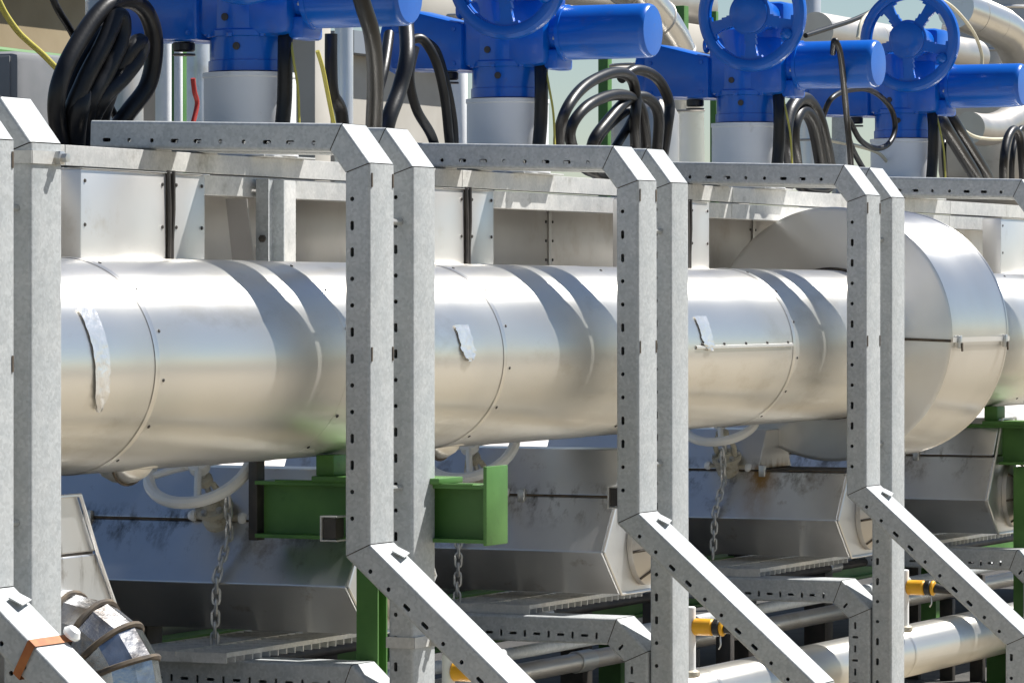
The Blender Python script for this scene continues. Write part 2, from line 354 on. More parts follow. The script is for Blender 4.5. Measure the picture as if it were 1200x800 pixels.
# ------------------------------------------------------------------ perforated support frames
PITCH = .0757
def octo(cs, cn, hs, hn):
    k = .45; m = min(hs, hn) * (1 - k) if True else 0
    return [(cs - hs, cn - hn + m), (cs - hs + m, cn - hn), (cs + hs - m, cn - hn), (cs + hs, cn - hn + m),
            (cs + hs, cn + hn - m), (cs + hs - m, cn + hn), (cs - hs + m, cn + hn), (cs - hs, cn + hn - m)]
def member(name, O0, O1, I0, I1, x0, x1, parent, t, dense=False, gap=.0016, phase=0, hole_n=.77, cap0=False, cap1=False, m="galv"):
    """one mitred box section; O = outer edge ends, I = inner edge ends in (Y, Z); the x0 and x1 sides are perforated"""
    O0, O1, I0, I1 = [Vector(p) for p in (O0, O1, I0, I1)]
    d = (O1 - O0).normalized(); nin = Vector((-d.y, d.x))
    so0, so1 = gap, (O1 - O0).length - gap
    si0, si1 = (I0 - O0).dot(d) + gap, (I1 - O0).dot(d) - gap
    def W(s, n, x): q = O0 + d * s + nin * n; return (x, q.x, q.y)
    def S0(n): return so0 + (si0 - so0) * n / t
    def S1(n): return so1 + (si1 - so1) * n / t
    r = .009; b = MB()
    arc = [R(a) for a in (0, 22.5, 45, 67.5, 90)]
    # section loop (x, n): corners rounded; sides x0 and x1 straight between
    loop = []
    for cx, cn, a0 in ((x0 + r, r, 180), (x1 - r, r, 270), (x1 - r, t - r, 0), (x0 + r, t - r, 90)):
        for a in arc: loop.append((cx + r * math.cos(R(a0) + a), cn + r * math.sin(R(a0) + a)))
    L = len(loop); vs = [W(S0(n), n, x) for x, n in loop] + [W(S1(n), n, x) for x, n in loop]; fs = []
    for i in range(L):
        j = (i + 1) % L
        (xa_, na), (xb_, nb) = loop[i], loop[j]
        if abs(xa_ - xb_) < 1e-7 and abs(na - nb) > t * .4: continue      # the perforated sides
        fs.append((i, j, j + L, i + L))
    if cap0: fs.append(tuple(range(L)))
    if cap1: fs.append(tuple(range(L, 2 * L)))
    b.add(vs, fs)
    n0, n1 = r, t - r
    sa = max(S0(n0), S0(n1)) + .006; sb = min(S1(n0), S1(n1)) - .006
    p = PITCH * (.58 if dense else 1); N = max(0, int((sb - sa) / p)); pad = ((sb - sa) - N * p) / 2; sa += pad; sb -= pad
    nc = n0 + (n1 - n0) * hole_n
    for x, inw in ((x0, 1), (x1, -1)):
        b.add([W(S0(n0), n0, x), W(sa, n0, x), W(sa, n1, x), W(S0(n1), n1, x)], [(0, 1, 2, 3)])
        b.add([W(sb, n0, x), W(S1(n0), n0, x), W(S1(n1), n1, x), W(sb, n1, x)], [(0, 1, 2, 3)])
        for k in range(N):
            s0 = sa + k * p; s1 = s0 + p; c = (s0 + s1) / 2
            if dense: hs, hn = (.0135, .0045) if (k + phase) % 2 else (.0045, .0115)
            else: hs, hn = (.0135, .0058) if (k + phase) % 4 < 2 else (.0062, .0062)
            o = octo(c, nc, hs, hn)
            vs = [W(s0, n0, x), W(s1, n0, x), W(s1, n1, x), W(s0, n1, x)] + [W(s, n, x) for s, n in o] + [W(s, n, x + inw * .005) for s, n in o]
            fs = [(0, 1, 6, 5), (1, 2, 8, 7), (2, 3, 10, 9), (3, 0, 4, 11), (0, 5, 4), (1, 7, 6), (2, 9, 8), (3, 11, 10)]
            fs += [(4 + i, 4 + (i + 1) % 8, 12 + (i + 1) % 8, 12 + i) for i in range(8)]
            b.add(vs, fs)
    return b.build(name, m, parent, smooth=30, fix=False)
def chain_members(names, O, t, x0, x1, parent, **kw):
    O = [Vector(p) for p in O]; n = len(O); I = []
    ds = [(O[i + 1] - O[i]).normalized() for i in range(n - 1)]; ns = [Vector((-d.y, d.x)) for d in ds]
    for i in range(n):
        if i == 0: I.append(O[0] + ns[0] * t)
        elif i == n - 1: I.append(O[-1] + ns[-1] * t)
        else:
            h = (ns[i - 1] + ns[i]).normalized(); I.append(O[i] + h * (t / h.dot(ns[i])))
    def off(n_):
        pts = []
        for i in range(n):
            if i == 0: pts.append(O[0] + ns[0] * n_)
            elif i == n - 1: pts.append(O[-1] + ns[-1] * n_)
            else:
                h = (ns[i - 1] + ns[i]).normalized(); pts.append(O[i] + h * (n_ / h.dot(ns[i])))
        return pts
    a_, b_ = off(.0045), off(t - .0045)
    for i in range(1, n - 1):
        e = .02; poly = [a_[i] - ds[i - 1] * e, a_[i], a_[i] + ds[i] * e, b_[i] + ds[i] * e, b_[i], b_[i] - ds[i - 1] * e]
        MB().prism([(q.x, q.y) for q in poly], x0 + .0045, x1 - .0045, "yz").build("joint_light_plug", "seam_dirt", parent, smooth=0)  # added inner plug that stops light leaking through the mitre gap
    out = []
    for i, nm in enumerate(names):
        out.append(member(nm, O[i], O[i + 1], I[i], I[i + 1], x0, x1, parent, t, phase=i * 3 + 1, cap0=(i == 0), cap1=(i == n - 2), **kw))
    return out
def make_frame(loc, dx2=.28, group="pipe support frames"):
    f = empty("pipe_support_gantry", loc, None, "support frame", group); X, Y, _ = loc
    T = .08
    chain_members(["top_beam", "corner_piece", "post", "brace", "foot_post"],
                  [(Y + .915, 2.220), (Y + .089, 2.197), (Y, 2.083), (Y, 1.0), (Y - .62, .465), (Y - .62, .035)], T, X, X + .158, f)
    chain_members(["top_beam", "corner_piece", "post"],
                  [(Y + .915, 2.218), (Y + .089, 2.195), (Y, 2.081), (Y, .035)], T, X + dx2, X + dx2 + .15, f)
    chain_members(["lower_beam", "lower_corner", "lower_post"],
                  [(Y + 1.15, .63), (Y + .20, .63), (Y + .086, .525), (Y + .086, .035)], .088, X + dx2 - .002, X + dx2 + .152, f, dense=True, hole_n=.72)
    for yy, xx in ((Y - .62, X + .079), (Y, X + dx2 + .075)):
        MB().box(xx - .13, xx + .13, yy - .06, yy + .23, .03, .045, .003).build("base_plate", "galv", f)
    # short slots where the front face joins, and dark joint lines
    for xx in (X + .012, X + .146):
        MB().box(xx - .0035, xx + .0035, Y - .0022, Y + .003, 2.015, 2.055).build("slot", "seam_dirt", f)
        MB().box(xx - .0035, xx + .0035, Y - .0022, Y + .003, 1.52, 1.56).build("slot", "seam_dirt", f)
    for xx in (X + .03, X + dx2 + .03):
        MB().box(xx, xx + .09, Y + .71, Y + .76, 2.1295, 2.134, .001).build("packing_plate", "galv_rail", f)
        MB().lathe([(.013, 0), (.013, .012), (0, .013)], (xx + .045, Y + .735, 2.100), (0, 0, 1), 6).build("bolt_head", "bolt_zinc", f)
    # loose angle clip on the brace
    c = Vector((X + .10, Y - .045, .968)); M = Matrix.Translation(c) @ Matrix.Rotation(R(28), 4, 'X') @ Matrix.Rotation(R(15), 4, 'Z')
    MB().box(-.03, .04, -.02, .02, .004, .008, .001, M=M).build("clip", "galv", f)
    # spacer bolts between the two halves
    for zz, yy in ((1.92, Y + .04), (1.15, Y + .04), (2.155, Y + .5)):
        MB().cyl((X + .159, yy, zz), (X + dx2 - .001, yy, zz), .009, 8).build("spacer_bolt", "bolt_zinc", f)
    return f
FX = [8.757, 10.84, 12.80, 14.955, 17.10]
frames = [make_frame((FX[0], Y0, 0), .233), make_frame((FX[1], Y0, 0), .28)]
for i in (2, 3, 4):
    c = copy_tree(frames[1]); c.location = (FX[i], Y0, 0); frames.append(c)
tl = ["galvanised perforated pipe support frame cut off by the left edge, orange strap on its brace",
      "galvanised perforated pipe support frame second from the left, beside the pale green end plate",
      "galvanised perforated pipe support frame third from the left, between two white handwheels",
      "galvanised perforated pipe support frame standing directly in front of the big round drum",
      "farthest galvanised support frame, only its top beam showing right of the round drum"]
for f, l in zip(frames, tl): f["label"] = l
frames[2].rotation_euler = (0, R(-.25), 0); frames[3].rotation_euler = (0, R(.12), 0)
# pipe clips round two back posts
def post_clip(f, dx, z):
    X = f.location.x + dx; Y = Y0
    o = MB()
    o.box(X - .004, X + .154, Y - .005, Y - .0012, z - .016, z + .016).box(X - .006, X - .0012, Y - .005, Y + .085, z - .016, z + .016)
    o = o.build("clamp_band", "galv_rail", f)
    MB().lathe([(.019, 0), (.019, .014), (.012, .016), (.012, .03), (0, .031)], (X + .118, Y - .005, z), (0, -1, 0), 6).build("bolt_head", "bolt_zinc", o)
post_clip(frames[0], .233, 2.045); post_clip(frames[1], .28, .70)
# orange strap round the first brace
b = MB(); br_d = Vector((-.62, -.535)).normalized(); bn = Vector((-br_d.y, br_d.x))
p0 = Vector((Y0, 1.0)) + br_d * .19
vs = []
for s in (-.012, .012):
    for x, n in ((FX[0] + .18, -.004), (FX[0] - .004, -.004), (FX[0] - .006, .0), (FX[0] - .006, .086), (FX[0] + .15, .086)):
        q = p0 + br_d * (s + (.02 if n > .05 else 0)) + bn * n; vs.append((x, q.x, q.y))
st = MB().add(vs, [(i, i + 1, i + 6, i + 5) for i in range(4)]).build("strap_band", "orange_strap", None, smooth=0, fix=False)
st.name = "orange_strap"; tag(st, "orange strap wrapped around the brace at the lower left corner", "strap")
q = p0 + bn * -.012
k = MB().lathe([(.022, 0), (.024, .008), (.016, .02), (0, .022)], (FX[0] + .165, q.x, q.y), (0, -bn.x, -bn.y), 10).build("buckle", "white_paint", st)

# ------------------------------------------------------------------ rails the frames rest on
def rail(name, z0, z1, xs, label, yf=6.14):
    r_ = empty(name, (xs[0], yf, z0), label, "rail")
    for a, c in zip(xs[:-1], xs[1:]):
        b = MB(); t = .004; y1 = yf + .05
        poly = [(yf, z0), (y1, z0), (y1, z0 + t), (yf + t, z0 + t), (yf + t, z1 - t), (y1, z1 - t), (y1, z1), (yf, z1)]
        b.prism(poly, a + .002, c - .002, "yz"); b.build("rail_section", "galv_rail", r_, smooth=0, bev=.0012)
    return r_
rail("galvanised_rail", 2.071, 2.129, [6, 8.0, 10.35, 12.95, 15.4, 18.0, 22], "upper galvanised rail the frame beams rest on")
rail("galvanised_rail", 2.007, 2.066, [6, 8.0, 10.35, 12.95, 15.4, 18.0, 18.85], "lower galvanised rail under the upper one, ending at the right edge", 6.144)
# hanger below the rails
h = empty("hanger_bracket", (11.48, 6.12, 1.65), "galvanised hanger bracket below the rails left of the second frame", "bracket")
b = MB(); b.prism([(11.46, 6.085), (11.466, 6.085), (11.466, 6.122), (11.56, 6.122), (11.56, 6.085), (11.566, 6.085), (11.566, 6.128), (11.46, 6.128)], 1.70, 2.06, "xy"); b.build("channel", "galv", h, smooth=0)
MB().box(11.58, 11.67, 6.10, 6.128, 1.70, 2.06, .003).build("flat_bar", "galv_rail", h)
MB().lathe([(.012, 0), (.012, .008), (0, .009)], (11.46, 6.104, 1.88), (-1, 0, 0), 6).build("bolt_head", "dark_steel", h)

MB().add([(11.40, 6.20, 2.0), (11.40, 6.128, 2.0), (11.455, 6.128, 1.76), (11.455, 6.20, 1.76), (11.406, 6.20, 2.0), (11.406, 6.128, 2.0), (11.461, 6.128, 1.76), (11.461, 6.20, 1.76)], [(0, 1, 2, 3), (7, 6, 5, 4), (0, 4, 5, 1), (1, 5, 6, 2), (2, 6, 7, 3), (3, 7, 4, 0)]).build("gusset", "clad_dull", h, smooth=0)
# ------------------------------------------------------------------ clad duct behind the pipe
duct = empty("clad_duct", (12, 6.49, 1.80), "dull grey metal clad duct behind the header pipe below the rails", "duct")
dj = [6, 8.3, 10.3, 12.3, 14.35, 16.4, 18.4, 20.4, 22]
for a, c in zip(dj[:-1], dj[1:]):
    MB().box(a + .0015, c - .0015, 6.45, 6.53, 1.80, 2.06, .008).build("cladding_panel", "clad_duct", duct)
    MB().box(c - .012, c + .012, 6.4445, 6.4485, 1.805, 2.055).build("cover_strip", "clad_duct", duct)
for a, c in zip(dj[:-1], dj[1:]): MB().box(a + .001, c - .001, 6.20, 6.54, 2.063, 2.068).build("duct_shade_sheet", "clad_dull", duct, smooth=0)  # unseen sheet added above the duct to keep its front in shade
for a in dj[1:-1]:
    for zz in (1.84, 1.91, 1.98):
        for sx in (-.03, .03): MB().lathe([(.006, 0), (.005, .003), (0, .004)], (a + sx, 6.4498, zz), (0, -1, 0), 7).build("screw", "dark_steel", duct)
# flat insulation boxes against the rails
def insul_box(X, label, split=.49):
    o = empty("insulation_box", (X, 5.95, 1.66), label, "insulation box", "insulation boxes on the header pipe")
    for a, c in ((0, split - .018), (split + .018, .70)):
        MB().box(X + a, X + c, 5.93, 6.018, 1.62, 2.052, .004).build("box_half", "clad_panel", o)
    MB().box(X + split - .0175, X + split + .0175, 5.936, 6.01, 1.62, 2.05).build("joint_filler", "seam_dirt", o)
    for s in (-.011, .011):
        MB().tube([(X + split + s * 1.3, 5.925, 2.06), (X + split + s + .003, 5.924, 1.95), (X + split + s * .6, 5.925, 1.86), (X + split + s - .004, 5.925, 1.64)], .0065, 6).build("tie_strap", "dark_steel", o)
    for xx in (.02, .45, .53, .68):
        for zz in (1.90, 2.02): MB().lathe([(.006, 0), (.005, .003), (0, .004)], (X + xx, 5.9302, zz), (0, -1, 0), 7).build("screw", "dark_steel", o)
    MB().box(X + .0, X + .68, 5.925, 6.012, 2.0525, 2.0545).build("flashing", "clad_panel", o)
    return o
for X, l in zip((10.08, 12.05, 13.94, 18.08),
                ("pale sheet metal insulation box above the pipe right of the leftmost frame", "pale sheet metal insulation box above the pipe just right of the second frame",
                 "pale sheet metal insulation box mostly hidden behind the third frame", 
                 "pale sheet metal insulation box at the right edge above the pipe")):
    insul_box(X, l)

# ------------------------------------------------------------------ valve boxes below the pipe
XV = [9.37, 11.32, 13.23, 15.50, 17.32]
YC = 5.75
def hexa(i=0.0): return [(0 + i, .84), (.12 + i * .6, 1.02), (.21, 1.18 - i), (.39, 1.18 - i), (.48 - i * .6, 1.02), (.60 - i, .84), (.45, .69 + i), (.15, .69 + i)]
def valve_box(X, label, gored, yu=YC + .004):
    o = empty("valve_insulation_box", (X, YC, .69), label, "insulation box", "valve boxes below the header pipe")
    P = [(X + x, z) for x, z in hexa()]
    # lower and upper shells meet at the seam (z = 1.02)
    MB().prism([P[0], P[1], P[4], P[5], P[6], P[7]], YC, 7.05, "xz").build("lower_shell", "clad_box", o, smooth=0, bev=.004)
    s = .005
    MB().prism([(P[1][0] - s, 1.027), (P[2][0], P[2][1]), (P[3][0], P[3][1]), (P[4][0] + s, 1.027)], yu, 7.05, "xz").build("upper_shell", "clad_box", o, smooth=0, bev=.004)
    MB().box(X + .118, X + .482, YC + .01, 7.04, 1.0205, 1.0265).build("seam_gap", "seam_dirt", o)
    # folded rim of the front cap
    rim = MB(); c = [(X + x, YC - .006, min(z, 1.02) if yu > YC + .1 else z) for x, z in hexa()]; rim.tube(c + [c[0]], .0055, 6); rim.build("cap_rim", "clad_panel", o)
    for y in (YC + .35, YC + .95):
        lt = MB().box(X + .104, X + .124, y - .014, y + .014, .998, 1.045, .004).build("latch", "bolt_zinc", o)
    # gored elbow out of the front cap
    if gored:
        cx, cz, rr, Rb = X + .31, .80, .125, .13
        for k in range(4):
            a0, a1 = R(90 * k / 4), R(90 * (k + 1) / 4)
            vs = []; n = 12
            for e, a in enumerate((a0 + .012, a1 - .012)):
                for sc in ((.965, 1.0) if e == 0 else (1.0, .965)):
                    aa = a + (-.02 if (e == 0 and sc < 1) else .02 if (e == 1 and sc < 1) else 0)
                    for q in range(n):
                        th = 2 * math.pi * q / n; r_ = rr * sc
                        rad = Rb + r_ * math.cos(th)
                        vs.append((cx + r_ * math.sin(th), YC - .03 - rad * math.sin(aa), cz - Rb + rad * math.cos(aa)))
            fs = [(l_ * n + q, l_ * n + (q + 1) % n, (l_ + 1) * n + (q + 1) % n, (l_ + 1) * n + q) for l_ in range(3) for q in range(n)]
            fs += [tuple(range(n)), tuple(range(3 * n, 4 * n))]
            MB().add(vs, fs).build("gore", "foil_dull", o, smooth=0)
        for k in range(5):
            aa = R(90 * k / 4); vs = []
            pts = []
            for q in range(28):
                th = 2 * math.pi * q / 28; rad = Rb + (rr + .002) * math.cos(th)
                pts.append((cx + (rr + .002) * math.sin(th), YC - .03 - rad * math.sin(aa), cz - Rb + rad * math.cos(aa)))
            MB().tube(pts, .0085, 6, closed=True).build("gore_bead", "seam_dirt", o)
        MB().cyl((cx, YC - .031, cz), (cx, YC - .002, cz), rr + .01, 28).build("collar", "clad_box", o)
        MB().cyl((cx, YC - .03 - Rb, cz - Rb - .005), (cx, YC - .03 - Rb, .031), rr - .01, 28).build("down_pipe", "clad_box", o)
    else:
        cx, cz = X + .36, .86
        MB().lathe([(.15, .0), (.15, .02), (.12, .05), (.08, .072), (0, .078)], (cx, YC - .001, cz), (0, -1, 0), 40).build("dished_cover", "clad_dull", o)
        for k in range(8):
            a = 2 * math.pi * k / 8 + .2; ca, sa_ = math.cos(a), math.sin(a)
            MB().tube([(cx + .03 * ca, YC - .079, cz + .03 * sa_), (cx + .08 * ca, YC - .075, cz + .08 * sa_), (cx + .12 * ca, YC - .053, cz + .12 * sa_), (cx + .15 * ca, YC - .022, cz + .15 * sa_)], .005, 6).build("strap", "seam_dirt", o)
    # leg under the box
    for y in (6.62, 6.98): MB().box(X + .25, X + .35, y - .05, y + .05, 0, .688, .004).build("leg", "dark_steel", o)
    return o
vl = ["stainless valve insulation box at the lower left with a gored foil elbow", "stainless hexagonal valve insulation box behind the left white handwheel and long chain",
      "stainless hexagonal valve insulation box between the second and third frames", "stainless hexagonal valve insulation box with an orange stain below the big drum's left side",
      "stainless hexagonal valve insulation box at the far right below the drum"]
boxes = [valve_box(X, l, i == 0, 6.12 if i == 3 else YC + .004) for i, (X, l) in enumerate(zip(XV, vl))]

# manual valves standing on the box seams, with white handwheels and chains
AX = Vector((-.76, 0, .65)).normalized()
def manual_valve(X, label, Rw=.15, lean=0.0):
    base = Vector((X + .14, 6.25, 1.01)); ax = Vector((AX.x + lean * .25, -.04, AX.z + lean * .3)).normalized()
    o = empty("manual_valve", base, label, "valve", "manual valves with white handwheels")
    P = lambda h: base + ax * h
    body = MB(); body.lathe([(.04, -.03), (.046, .0), (.05, .03), (.038, .05), (.038, .062), (.058, .064), (.058, .080), (.034, .084), (.024, .10), (0, .10)], base, ax, 20)
    bo = body.build("valve_body", "cream_iron", o)
    side = ax.orthogonal().normalized(); side = Vector((0, 1, 0)) - ax * ax.y; side.normalize()
    for k in range(6):
        q = ax.cross(side).normalized(); a = k * math.pi / 3 + .3
        c = P(.082) + (side * math.cos(a) + q * math.sin(a)) * .047
        MB().lathe([(.010, 0), (.010, .012), (0, .013)], c, ax, 6).build("bolt", "bolt_zinc", bo)
    y = MB()
    for s in (-1, 1): y.tube([P(.08) + side * .036 * s, P(.12) + side * .04 * s, P(.165) + side * .025 * s, P(.18)], .010, 8)
    y.lathe([(.022, .165), (.026, .175), (.026, .19), (.018, .195)], base, ax, 16); y.build("yoke", "cream_iron", o)
    st = MB().cyl(P(.09), P(.258), .0095, 10); st.build("stem", "bolt_zinc", o)
    wc = P(.232); q = ax.cross(side).normalized()
    w = MB().torus(wc, ax, Rw, .0185, 44, 10).build("handwheel", "white_paint", o)
    for k in range(4):
        a = k * math.pi / 2 + .35; dv = side * math.cos(a) + q * math.sin(a)
        MB().tube([wc + ax * .012 + dv * .02, wc + ax * .010 + dv * Rw * .5, wc + dv * (Rw - .006)], .011, 8).build("spoke", "white_paint", w)
    MB().lathe([(.03, -.012), (.034, 0), (.034, .018), (.014, .024), (.014, .04), (0, .041)], wc, ax, 16).build("hub", "white_paint", w)
    for s in (-1, 1):
        MB().lathe([(.001, 0), (.016, .005), (.018, .016), (.012, .028), (.001, .03)], P(.03) + side * (s * .07) - q * .0, side * s, 12).build("gland", "white_paint", bo)
        MB().cyl(P(.03) + side * (s * .04), P(.03) + side * (s * .072), .011, 10).build("side_port", "cream_iron", bo)
    return o
ml = ["white handwheel valve under the pipe at the left above the long chain", "white handwheel valve above the green support beam between second and third frames",
      "white handwheel valve just right of the third frame beside the orange stain", "white handwheel valve hidden under the drum at the right"]
for X, l, ln in zip(XV[1:], ml, (.45, .45, .9, .6)): manual_valve(X, l, (.16 if ln < .5 else .14), ln)

LINK = None
def chain(pts, label, ln=.05):
    global LINK
    pts = [Vector(p) for p in pts]; o = empty("chain", pts[-1], label, "chain", "chains hanging from the manual valves")
    if LINK is None:
        r = .0105; hl = ln * .5 - r * .2
        loop = [Vector((r * math.cos(a), 0, hl * .62 + r * math.sin(a))) for a in [R(x) for x in range(0, 181, 36)]] + [Vector((r * math.cos(a), 0, -hl * .62 + r * math.sin(a))) for a in [R(x) for x in range(180, 361, 36)]]
        LINK = MB().tube(loop, .0048, 6, closed=True).build("link", "chain_zinc", o, loc=Vector((0, 0, 0)))
        LINK["_proto"] = 1; first = LINK; del LINK["_proto"]
    else: first = None
    # walk the path
    seg = 0; pos = pts[0].copy(); k = 0; d_left = 0
    L = [(pts[i + 1] - pts[i]).length for i in range(len(pts) - 1)]; tot = sum(L); step = ln * .66
    s = 0
    while s < tot:
        r_ = s; i = 0
        while i < len(L) - 1 and r_ > L[i]: r_ -= L[i]; i += 1
        d = (pts[i + 1] - pts[i]).normalized(); p = pts[i] + d * r_
        lk = first if first else LINK.copy()
        if first is None: COL.objects.link(lk)
        first = None
        lk.parent = o; q = d.to_track_quat('Z', 'Y'); lk.rotation_mode = 'QUATERNION'
        lk.rotation_quaternion = q @ Matrix.Rotation(R(35 + 90 * (k % 2) + random.uniform(-14, 14)), 3, 'Z').to_quaternion()
        lk.location = p - o.location; s += step; k += 1
    return o
for X, zb, l, dy in ((XV[1], .635, "galvanised chain hanging from the left white handwheel valve", 0), (XV[2], .62, "galvanised chain hanging below the green beam beside the second frame", 0.10), (XV[3], .70, "galvanised chain hanging right beside the third frame post", .07)):
    chain([(X + .02, 6.16 + dy, 1.09), (X + .03, 6.16 + dy, .99), (X - .012, 6.18 + dy, .86), (X - .02, 6.185 + dy, zb)], l)

# ------------------------------------------------------------------ green pipe supports
def green_support(X, label):
    o = empty("pipe_support", (X, 5.66, .03), label, "pipe support", "green steel pipe supports"); w = .125; y0, y1 = 5.25, 6.02; z0, z1 = .985, 1.155
    poly = [(0, z0), (w, z0), (w, z0 + .012), (w / 2 + .005, z0 + .012), (w / 2 + .005, z1 - .012), (w, z1 - .012), (w, z1), (0, z1), (0, z1 - .012), (w / 2 - .005, z1 - .012), (w / 2 - .005, z0 + .012), (0, z0 + .012)]
    MB().prism([(X + a, z) for a, z in poly], y0 + .013, y1, "xz").build("beam", "green_paint", o, smooth=0, bev=.0015)
    MB().box(X - .012, X + w + .012, y0, y0 + .012, z0 - .006, z1 + .055, .003).build("end_plate", "green_paint", o)
    for y, hy in ((5.545, .016), (5.79, .03)): MB().box(X + .01, X + w - .01, y - hy, y + hy, z1 + .0185, 1.24 if y < 5.7 else 1.234, .003).build("saddle_plate", "green_paint", o)
    MB().box(X - .02, X + w + .02, 5.40, 5.82, z1 + .0005, z1 + .018, .003).build("saddle_foot", "green_paint", o)
    MB().tube([(X - .001, y, z1 + .0005) for y in (5.30, 5.5, 5.7, 5.95)], .004, 6).build("weld_bead", "green_paint", o)
    b = MB(); cy = 5.66; hw = .035
    xa_, xb_ = X + .03, X + .095; poly = [(cy - hw, xa_), (cy + hw, xa_), (cy + hw, xa_ + .008), (cy + .005, xa_ + .008), (cy + .005, xb_ - .008), (cy + hw, xb_ - .008), (cy + hw, xb_), (cy - hw, xb_), (cy - hw, xb_ - .008), (cy - .005, xb_ - .008), (cy - .005, xa_ + .008), (cy - hw, xa_ + .008)]
    b.prism([(x, y) for y, x in poly], .045, z0 - .009, "xy"); b.build("column", "green_paint", o, smooth=0)
    MB().box(X - .04, X + .165, cy - .12, cy + .12, .03, .045, .002).build("base_plate", "green_paint", o)
    return o
green_support(11.25, "green steel pipe support beam and column beside the second frame, pale green end plate showing")
green_support(17.50, "dark green steel pipe support at the right edge below the drum")
# open strut channel ends poking forward and a dark steel post
def strut(X, Y, z, label):
    o = empty("strut_channel", (X, Y, z), label, "strut channel", "strut channel ends"); w, hgt, t = .055, .075, .005
    poly = [(0, 0), (w, 0), (w, hgt), (0, hgt), (0, hgt - t), (w - t, hgt - t), (w - t, t), (0, t)]
    MB().prism([(Y + a, z + c) for a, c in poly], X, X + .06, "yz").build("channel", "galv_rail", o, smooth=0, bev=.0008)
    MB().box(X + .006, X + .059, Y + .006, Y + w - .008, z + .008, z + hgt - .008).build("dark_infill", "dark_steel", o)  # dark block filling the channel opening
strut(11.16, 5.70, .985, "open strut channel end left of the second frame post")
strut(13.02, 5.585, 1.00, "open strut channel end left of the third frame post")
b = MB().box(11.275, 11.325, 6.025, 6.055, .975, 1.24, .003); tag(b.build("steel_post", "dark_steel"), "dark brown steel upright at the back end of the left green beam", "post")

# ------------------------------------------------------------------ low level: tray, small pipe, drain valves, back row
bar = None
for X, l in ((10.98, "galvanised grating panel at the bottom left below the chain"), (13.12, "galvanised grating panel below the valve box between second and third frames"),
             (15.25, "galvanised grating panel behind the fourth frame's lower beam"), (17.36, "galvanised grating panel at the right edge on the lower beam")):
    gp = empty("grating_panel", (X, 5.97, .632), l, "grating", "grating panels on the lower beams")
    for k in range(19):
        if bar is None: bar = MB().box(X, X + .006, 5.97, 6.32, .632, .662).build("bearing_bar", "galv_rail", gp, smooth=0); c = bar
        else: c = bar.copy(); COL.objects.link(c); c.parent = gp
        c.location = (k * .054, 0, random.uniform(-.001, .001))
    for y in (5.968, 6.14, 6.321): MB().box(X - .004, X + .985, y - .002, y + .002, .650, .6635).build("cross_bar", "galv_rail", gp, smooth=0)
lp = empty("small_pipe", (14, 5.75, .14), "small aluminium clad pipe low down behind the braces", "pipe")
for a, c in zip([6, 8, 10.1, 12.2, 14.1, 16.15, 18.2, 20, 22][:-1], [6, 8, 10.1, 12.2, 14.1, 16.15, 18.2, 20, 22][1:]):
    vs = []; fs = []; n = 48
    prof = [(.104, a + .0), (.104, a + .012), (.107, a + .016), (.107, a + .022), (.104, a + .026), (.104, c + .01)]; m = len(prof)
    for k in range(n):
        t = 2 * math.pi * k / n
        for r_, x in prof: vs.append((x, 5.76 + r_ * math.cos(t), .275 + r_ * math.sin(t)))
    for k in range(n):
        for j in range(m - 1): fs.append((k * m + j, (k + 1) % n * m + j, (k + 1) % n * m + j + 1, k * m + j + 1))
    MB().add(vs, fs).build("cladding_sheet", "clad", lp, smooth=40)
for x in (9.4, 13.5, 17.6): MB().box(x, x + .1, 5.68, 5.84, .03, .172, .003).build("pedestal", "green_paint", lp)
def drain_valve(X, label):
    Y = 5.62; z = .55; o = empty("drain_valve", (X, Y, .38), label, "valve", "yellow drain valves")
    MB().cyl((X - .02, Y + .06, .38), (X - .02, Y + .06, .62), .021, 14, .003).build("riser", "white_paint", o)
    MB().lathe([(.03, 0), (.036, .006), (.036, .02), (.028, .026)], (X - .02, Y + .06, .372), (0, 0, 1), 14).build("flange", "cream_iron", o)
    MB().cyl((X - .02, Y + .045, z), (X - .02, Y - .03, z), .030, 18, .006).build("body", "yellow_plastic", o)
    MB().cyl((X - .02, Y - .0305, z), (X - .02, Y - .056, z), .031, 18, .004).build("collar", "black_plastic", o)
    MB().cyl((X - .02, Y - .0565, z), (X - .02, Y - .07, z), .030, 18, .004).build("end_ring", "yellow_plastic", o)
    MB().cyl((X - .02, Y - .0705, z), (X - .02, Y - .15, z - .012), .020, 14, .004, .012).build("cable_plug", "black_plastic", o)
    MB().tube(spline([(X - .02, Y - .055, z - .030), (X - .03, Y - .06, z - .06), (X - .028, Y - .052, z - .075)], 5), .0025, 6).build("pull_ring", "bolt_zinc", o)
for X, l in zip((11.90, 13.86, 16.10), ("yellow drain valve at the bottom edge right of the second frame", "yellow drain valve behind the third frame brace", "yellow drain valve inside the fourth frame triangle")): drain_valve(X, l)
def conduit(Y, z, r, m, label):
    o = empty("conduit", (14, Y, z - r), label, "conduit", "conduits low behind the frames")
    for a in range(8, 22, 3):
        MB().cyl((a, Y, z), (a + 2.99, Y, z), r, 16).build("conduit_length", m, o)
        MB().cyl((a + 2.93, Y, z), (a + 3.06, Y, z), r + .006, 16, .003).build("coupling", "bolt_zinc", o)
        MB().box(a + 1.0, a + 1.04, Y - .03, Y + .03, 0.004, z - r, .002).build("clip_stand", "dark_steel", o)
conduit(6.02, .50, .022, "galv", "thin galvanised conduit below the grating panels")
conduit(6.16, .40, .034, "clad_dull", "dull clad conduit low behind the small pipe")
conduit(6.32, .56, .018, "dark_steel", "dark thin conduit below the valve boxes")
